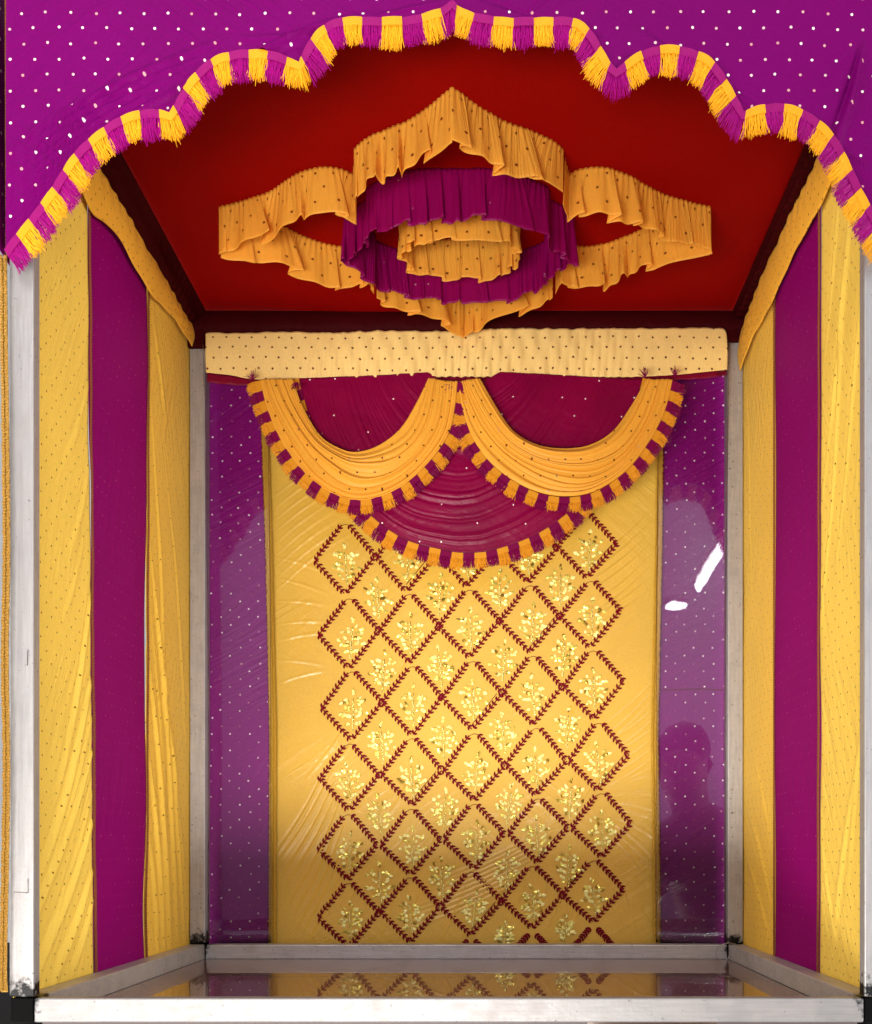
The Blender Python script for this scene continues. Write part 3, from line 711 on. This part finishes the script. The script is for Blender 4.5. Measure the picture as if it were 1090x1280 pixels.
# frills hanging from the ceiling ------------------------------------------------
def cpt(px, py):
    d = (ZC-CZ)*F/(1065-py); return (CX+(px-620)*d/F, CY+d)
def frill(name, label, segs, drop, mat, waves_n, amp, seed, flare=.0):
    """segs: list of open curves (x,y) joined into a loop; each keeps its own corners"""
    root = empty(name, (0, .25, ZC), label, 'frill', 'ruffled frills hanging from the ceiling')
    rr = np.random.RandomState(seed); VV = []; FF = []; UU = []; base = 0
    nv = 18; v = np.linspace(0, 1, nv)[None, :]
    s0 = 0
    for si, C in enumerate(segs):
        C = np.array(C); Ln = length(C); n = max(24, int(Ln/.0011)); P = resample(C, n)
        Tn = np.gradient(P, axis=0); Tn /= np.linalg.norm(Tn, axis=1)[:, None]; Nn = np.stack([Tn[:, 1], -Tn[:, 0]], 1)
        s = np.linspace(0, Ln, n)+s0
        # irregular pleat phase
        freq = waves_n*(1+.35*np.sin(s*23+seed)+.25*np.sin(s*51+seed*2)); ph = np.cumsum(freq)*(Ln/n)*2*math.pi+rr.uniform(0, 6)
        sl = s-s0; edge = np.clip(np.minimum(sl, Ln-sl)/.008, 0, 1)
        a = amp*(.75+.4*np.sin(s*37+seed*3))*edge
        fr_ = (ph/(2*math.pi)) % 1.0; lam = 1/freq
        tri = np.where(fr_ < .74, fr_/.74, 1-(fr_-.74)/.26)
        kk = np.ones(3)/3; tri = np.convolve(np.pad(tri, 1, 'edge'), kk, 'valid')
        wob = .5+.5*np.sin(s*61+seed)
        off = (a*(tri*2-1))[:, None]*(.10+.90*v**.8)+(a*.35*np.sin(ph*2.3+1))[:, None]*v+flare*v+(.0006*np.sin(s*1100))[:, None]*(1-v)
        shift = ((tri-.5)*lam*(.35+.35*wob)*edge)[:, None]*v**.9
        X = P[:, 0:1]+Nn[:, 0:1]*off+Tn[:, 0:1]*shift; Y = P[:, 1:2]+Nn[:, 1:2]*off+Tn[:, 1:2]*shift
        dr = drop*(1+.05*np.sin(ph*.5+1)+.04*np.sin(s*40))
        Z = ZC-.001-dr[:, None]*v+0*X
        VV.append(np.stack([X.ravel(), Y.ravel(), Z.ravel()], 1)); FF.append(grid_faces(n, nv)+base); base += n*nv
        ss = np.repeat(s[:, None]*1.25, nv, 1); UU.append(np.stack([ss.ravel(), (v*drop+0*ss).ravel()], 1)); s0 += Ln
    o = mesh_obj('ruffle', np.concatenate(VV), np.concatenate(FF), mat, root, uv=np.concatenate(UU))
    add_solidify(o, .00025)
    return root
fA = [cpt(*p) for p in ((565,106),(572,111),(585,120),(610,138),(635,151),(665,162),(690,173),(704,184))]
fB = [cpt(*p) for p in ((706,196),(711,212))]
fC = [cpt(*p) for p in ((709,219),(722,211),(745,207),(770,211),(795,222),(825,239),(860,250),(889,257))]
yc = .252
def mir(C, mx, my):
    cc = lambda y: float(np.interp(y, [.091, .252], [-.0018, .005]))
    out = [((2*cc(y)-x) if mx else x, (2*yc-y) if my else y) for x, y in C]; return out
segs = []
for mx, my in ((0,0),(0,1),(1,1),(1,0)):
    for Cc in (fA, fB, fC):
        q = mir(catmull(Cc, 6) if len(Cc) > 2 else Cc, mx, my)
        segs.append(q)
frill('ceiling_frill', 'outer star shaped orange dotted frill, widest of the three on the red ceiling', segs, .048, M['frill'], 25, .0062, 2)
def lobed(ax, ay, cy, lobes, depth, ph=0):
    t = np.linspace(0, 2*math.pi, 400); rr = 1-depth*np.abs(np.sin(lobes*t/2+ph))
    return [np.stack([.002+ax*rr*np.cos(t), cy+ay*rr*np.sin(t)], 1)]
def rounded(ax, ay, cy, stepx, stepy):
    # stepped plus-like outline: shoulders with a notch, as in the photograph
    q = [(0, 1), (stepx*.5, .97), (stepx, stepy+.12), (stepx+.03, stepy-.12), (.92, stepy-.35), (1, 0)]
    q = catmull(q, 6); pts = np.concatenate([q, (q*[1, -1])[::-1], q*[-1, -1], (q*[-1, 1])[::-1]])
    return [np.stack([-.002+pts[:, 0]*ax, cy+pts[:, 1]*ay], 1)]
frill('ceiling_frill', 'middle deep magenta frill inside the orange star on the ceiling', rounded(.127, .070, .262, .74, .52), .054, M['frill_mag'], 46, .0040, 5)
frill('ceiling_frill', 'smallest orange frill at the centre inside the magenta one', rounded(.068, .034, .268, .80, .60), .045, M['frill'], 40, .0036, 8)

# ------------------------------------------------------------------ arch valance
YA = -.010
lobes = [[(8,316),(20,300),(30,288),(50,262),(70,235),(90,203),(108,183),(130,165),(150,152),(175,143),(198,141),(214,146)],
 [(214,146),(221,132),(230,116),(240,102),(254,88),(272,75),(295,69),(325,67),(350,72),(375,83)],
 [(375,83),(379,72),(388,55),(400,40),(420,29),(445,26),(480,27),(515,25),(545,17),(556,13),(566,6)],
 [(566,6),(576,14),(588,19),(605,24),(640,28),(675,27),(710,27),(727,33),(740,46),(752,65),(762,82),(770,92)],
 [(770,92),(785,79),(805,67),(830,62),(860,65),(885,76),(900,93),(912,112),(922,131),(928,144)],
 [(928,144),(950,136),(980,134),(1005,143),(1030,161),(1050,187),(1063,214),(1075,240),(1087,262),(1100,284),(1112,302)]]
AC = []
for l in lobes:
    c = np.array([XZ(a, b2, YA) for a, b2 in catmull(l, 6)]); AC.append(c if not AC else c[1:])
AC = np.concatenate(AC)
av = empty('arch_valance', (0, YA, .84), 'magenta sequined valance cut in scallops across the top of the opening', 'valance')
n = 700; P = resample(AC, n); nv = 60
v = np.linspace(0, 1, nv)[None, :]; ztop = .880
X = np.repeat(P[:, 0:1], nv, 1); Z = P[:, 1:2]+(ztop-P[:, 1:2])*v
LA = []
def ca(px0, py0, px1, py1, w, a):
    p, q = XZ(px0, py0, YA), XZ(px1, py1, YA); LA.append((p[0], p[1], q[0], q[1], w*.9, a*2.6))
for k in range(9): ca(14+k*2, 285-k*14, 150+k*14, 190-k*16-4, .0022, .0013)
for k in range(4): ca(140+k*20, 160-k*8, 330+k*15, 70+k*3-k*10, .002, .0010)
for k in range(3): ca(380+k*2, 75-k*10, 560, 12-k*5, .002, .0009)
ca(330, 66, 430, 25, .002, .0010); ca(340, 58, 470, 18, .002, .0008); ca(520, 22, 300, 50, .002, .0006)
for k in range(4): ca(765-k*4, 85-k*12, 600, 18-k*5, .002, .0010)
for k in range(4): ca(925-k*5, 140-k*12, 800, 62-k*8, .002, .0011)
ca(1078, 60, 1040, 190, .003, .0018); ca(1085, 240, 1010, 150, .002, .0010); ca(1085, 210, 960, 133, .002, .0010); ca(945,134,850,64,.002,.001)
h = creases(X, Z, LA)+waves(X, Z, 33, 18, .0018)
o = mesh_obj('valance_cloth', np.stack([X.ravel(), (YA-h).ravel(), Z.ravel()], 1), grid_faces(n, nv), M['magenta_front'], av, uv=np.stack([X.ravel(), Z.ravel()], 1))
add_solidify(o, .0010)
fringe('fringe', av, AC, YA-.001, .0228, .0160, [M['thread_m'], M['thread_y'], M['tape_m'], M['tape_y']], 1, .42, .30, 26, 0, smoothn=22)
# side return of the valance round both corners
for sx in (-1, 1):
    zb_ = AC[0][1] if sx < 0 else AC[-1][1]
    yy = np.linspace(YA, .12, 30); zz = np.linspace(zb_+.005, .88, 30)
    Yg, Zg = np.meshgrid(yy, zz, indexing='ij')
    Xg = sx*(HX+.006)+sx*.002*np.sin(Yg*70+Zg*9)
    add_solidify(mesh_obj('side_return', np.stack([Xg.ravel(), Yg.ravel(), Zg.ravel()], 1), grid_faces(30, 30), M['magenta_front'], av, uv=np.stack([Yg.ravel(), Zg.ravel()], 1)), .001)

# ------------------------------------------------------------------ things seen only as reflections
def skin_fig(name, pts, edges, radii, mat, parent, sub=2, root=0):
    me = bpy.data.meshes.new(name); me.from_pydata(pts, edges, []); me.materials.append(mat)
    o = bpy.data.objects.new(name, me); COL.objects.link(o)
    if parent: o.parent = parent; o.location = -parent.location
    sk = o.modifiers.new('skin', 'SKIN'); sk.use_smooth_shade = True
    for k, rd in enumerate(radii):
        me.skin_vertices[0].data[k].radius = rd if isinstance(rd, tuple) else (rd, rd); me.skin_vertices[0].data[k].use_root = (k == root)
    m = o.modifiers.new('sub', 'SUBSURF'); m.levels = sub; m.render_levels = sub
    return o
def person():
    SH = -.295; hx, hy, hz = .515+SH, -.90, .385
    root = empty('person', (.32, -1.1, -1.15), 'person in dark clothes leaning in and holding up a phone, mirrored in the clear sheet', 'person')
    P = [(.66,-1.02,-.28),            # 0 pelvis
         (.64,-.98,-.08),             # 1 belly
         (.61,-.92,.08),              # 2 chest
         (.575,-.86,.19),             # 3 upper chest
         (.545,-.83,.255),            # 4 neck
         (.52,-.805,.31),             # 5 head base
         (.512,-.80,.375),            # 6 head mid
         (.512,-.80,.43),             # 7 head top
         (.45,-.84,.17),              # 8 near shoulder
         (.36,-.86,.02),              # 9 elbow
         (.20,-.83,.07),              # 10 forearm
         (.10,-.79,.10),              # 11 wrist
         (.075,-.782,.115),           # 12 palm
         (.72,-.88,.16),              # 13 far shoulder
         (.80,-.92,-.06),             # 14 elbow
         (.70,-.84,-.20),             # 15 wrist
         (.66,-.82,-.24),             # 16 palm
         (.58,-1.0,-.36),(.56,-.98,-.76),(.56,-1.0,-1.10),(.56,-.92,-1.14),
         (.75,-1.04,-.36),(.77,-1.04,-.76),(.78,-1.10,-1.10),(.78,-1.0,-1.14)]
    P[9] = (.40, -.96, .0); P[10] = (.16, -.88, .05)
    P = [(x+(SH if i not in (10,11,12) else 0), y-(.10 if i not in (9,10,11,12) else 0), z) for i, (x, y, z) in enumerate(P)]
    E = [(0,1),(1,2),(2,3),(3,4),(4,5),(5,6),(6,7),(3,8),(8,9),(9,10),(10,11),(11,12),(3,13),(13,14),(14,15),(15,16),
         (0,17),(17,18),(18,19),(19,20),(0,21),(21,22),(22,23),(23,24)]
    R = [.13,.125,.135,.11,.052,.062,.083,.055,.062,.045,.037,.028,.034,.062,.045,.028,.032,.09,.06,.04,.03,.09,.06,.04,.03]
    body = skin_fig('body', P, E, R, M['skin'], root)
    hands = MB()
    for k, (dx, dz, l) in enumerate(((-.045,.035,1),(-.05,.018,1.05),(-.05,0,1),(-.045,-.018,.85))):   # fingers behind the phone
        a = (.072,-.785,.115+dz*.6)
        hands.tube([a, (a[0]+dx*.5*l, -.792, a[2]+dz*.25), (a[0]+dx*l, -.788, a[2]+dz*.3)], [.009,.0085,.0065], 7)
    hands.tube([(.085,-.78,.13),(.07,-.765,.15),(.058,-.762,.165)], [.011,.009,.007], 7)
    hands.build('fingers', M['skin'], body, smooth=True).location = (0, 0, 0)
    # face
    def face_part(nm, pts, rr):
        q = MB(); q.tube(pts, rr, 8); q.build(nm, M['skin'], body, smooth=True).location = (0, 0, 0)
    f = Vector((-.12, .99, -.05)).normalized()
    c = Vector((hx-.004, hy, hz)); nose = c+f*.088+Vector((0,0,-.012))
    face_part('nose', [c+f*.078+Vector((0,0,.02)), nose, nose+Vector((0,0,-.012))], [.006,.012,.008])
    for sx in (-1, 1):
        e = c+f*.078+Vector((sx*.031,0,.012)); face_part('eye', [e-f*.004, e+f*.004], [.011,.006])
        ear = c+Vector((sx*.070,-.012,-.004)); face_part('ear', [ear+Vector((0,0,.026)), ear+Vector((sx*.010,-.006,0)), ear+Vector((0,0,-.026))], [.004,.007,.004])
    m_ = c+f*.078+Vector((0,0,-.045)); face_part('mouth', [m_+Vector((-.024,0,0)), m_+f*.006, m_+Vector((.024,0,0))], [.004,.007,.004])
    skin_fig('hair', [(hx,hy-.022,hz+.0),(hx,hy-.018,hz+.052),(hx-.002,hy+.022,hz+.066)], [(0,1),(1,2)], [.088,.088,.066], M['hair'], root)
    sc = 1.13
    shirt = skin_fig('shirt', [P[i] for i in (0,1,2,3,8,9,13,14)], [(0,1),(1,2),(2,3),(3,4),(4,5),(3,6),(6,7)], [.145,.145,.15,.118,.075,.058,.075,.058], M['shirt'], root)
    skin_fig('trousers', [P[i] for i in (0,17,18,19,21,22,23)], [(0,1),(1,2),(2,3),(0,4),(4,5),(5,6)], [.14,.10,.075,.06,.10,.075,.06], M['trousers'], root)
person()
b = MB(); b.box(.005, .077, -.776, -.768, .075, .225)
tag(b.build('phone', M['black'], bevel=.003), 'dark phone held up in the hand, just behind the viewpoint', 'phone')

N = NT('lamp_white'); e = N.n('ShaderNodeEmission'); e.inputs[0].default_value = (.95, .97, 1, 1); e.inputs[1].default_value = 11; N.l(e.outputs[0], N.out.inputs[0]); M['lamp'] = N.m
M['lampbody'] = plain('white_enamel', (.75, .75, .75), .4)
T0, T1 = mirror_at(905, 690, 1.5), mirror_at(876, 737, 1.5)
T1 = T0+(T1-T0)*min(1, 1.2/(T1-T0).length) if (T1-T0).length > 1.2 else T1
print('TUBE', T0, T1)
tl = empty('tube_light', tuple((T0+T1)/2), 'white fluorescent tube on the ceiling, mirrored as a slanted bright bar', 'lamp')
b = MB(); T0, T1 = T0+(T0-T1)*.3, T1+(T1-T0)*.25; b.tube([T0, T1], .024, 10); b.build('tube', M['lamp'], tl, smooth=True)
b = MB(); up = Vector((0, 0, .045)); b.tube([T0+up, T1+up], .024, 6); b.build('housing', M['lampbody'], tl)
D0 = mirror_at(843, 770, 1.5); print('LAMP', D0)
dl = empty('round_lamp', tuple(D0), 'small round ceiling lamp, mirrored as a short white oval', 'lamp')
b = MB(); b.tube([D0, D0+Vector((0, 0, .01))], .07, 24); b.build('diffuser', M['lamp'], dl)
b = MB(); b.tube([D0+Vector((0, 0, .0105)), D0+Vector((0, 0, .04))], .08, 24); b.build('housing', M['lampbody'], dl)

# ------------------------------------------------------------------ world, lights
w = bpy.data.worlds.new('World'); S.world = w; w.use_nodes = True; nt = w.node_tree; nt.nodes.clear()
tc = nt.nodes.new('ShaderNodeTexCoord'); sp = nt.nodes.new('ShaderNodeSeparateXYZ'); nt.links.new(tc.outputs['Generated'], sp.inputs[0])
nz = nt.nodes.new('ShaderNodeTexNoise'); nz.inputs['Scale'].default_value = 3.5; nz.inputs['Detail'].default_value = 2; nt.links.new(tc.outputs['Generated'], nz.inputs['Vector'])
ma = nt.nodes.new('ShaderNodeMath'); ma.operation = 'MULTIPLY_ADD'; nt.links.new(nz.outputs[0], ma.inputs[0]); ma.inputs[1].default_value = .45
m1 = nt.nodes.new('ShaderNodeMath'); m1.operation = 'MULTIPLY_ADD'; nt.links.new(sp.outputs[0], m1.inputs[0]); m1.inputs[1].default_value = .8
m2 = nt.nodes.new('ShaderNodeMath'); m2.operation = 'MULTIPLY'; nt.links.new(sp.outputs[2], m2.inputs[0]); m2.inputs[1].default_value = 1.2
nt.links.new(m2.outputs[0], m1.inputs[2]); nt.links.new(m1.outputs[0], ma.inputs[2])
cr_ = nt.nodes.new('ShaderNodeValToRGB'); nt.links.new(ma.outputs[0], cr_.inputs[0])
el = cr_.color_ramp.elements; el[0].position = .05; el[0].color = (.06, .05, .06, 1); el[1].position = .55; el[1].color = (.95, .98, 1.18, 1)
e2 = el.new(.30); e2.color = (.84, .62, .92, 1)
bg = nt.nodes.new('ShaderNodeBackground'); nt.links.new(cr_.outputs[0], bg.inputs[0]); bg.inputs[1].default_value = .6
wo = nt.nodes.new('ShaderNodeOutputWorld'); nt.links.new(bg.outputs[0], wo.inputs[0])
def area(name, loc, target, size, power, col):
    l = bpy.data.lights.new(name, 'AREA'); l.shape = 'RECTANGLE'; l.size = size[0]; l.size_y = size[1]; l.energy = power; l.color = col
    o = bpy.data.objects.new(name, l); COL.objects.link(o); o.location = loc
    o.rotation_euler = (Vector(target)-Vector(loc)).to_track_quat('-Z', 'Y').to_euler(); return o
area('low_light', (-.4, -2.3, -.80), (0, .3, .5), (2.4, .6), 135, (1, .95, .90))
area('high_light', (-.3, -2.2, 2.4), (0, .2, .35), (2.0, .9), 26, (1, .97, .93))
area('side_light', (-2.5, -1.25, .35), (.3, .1, .35), (.8, 1.2), 42, (1, .97, .93))
area('side_light', (2.6, -1.25, .35), (-.3, .1, .35), (.8, 1.2), 58, (1, .97, .93))

# ------------------------------------------------------------------ camera, render
cam = bpy.data.cameras.new('Camera'); co = bpy.data.objects.new('Camera', cam); COL.objects.link(co); S.camera = co
co.location = (CX, CY, CZ); co.rotation_euler = (math.pi/2, 0, 0)
cam.sensor_fit = 'VERTICAL'; cam.sensor_height = 24; cam.sensor_width = 24; cam.lens = F/1280*24
cam.shift_x = (545-620)/1280; cam.shift_y = (1065-640)/1280
cam.clip_start = .01; cam.clip_end = 50
S.render.resolution_x = 872; S.render.resolution_y = 1024
S.render.engine = 'CYCLES'
S.cycles.max_bounces = 8; S.cycles.transparent_max_bounces = 12
S.view_settings.view_transform = 'Standard'; S.view_settings.look = 'None'; S.view_settings.exposure = .12; S.view_settings.gamma = 1
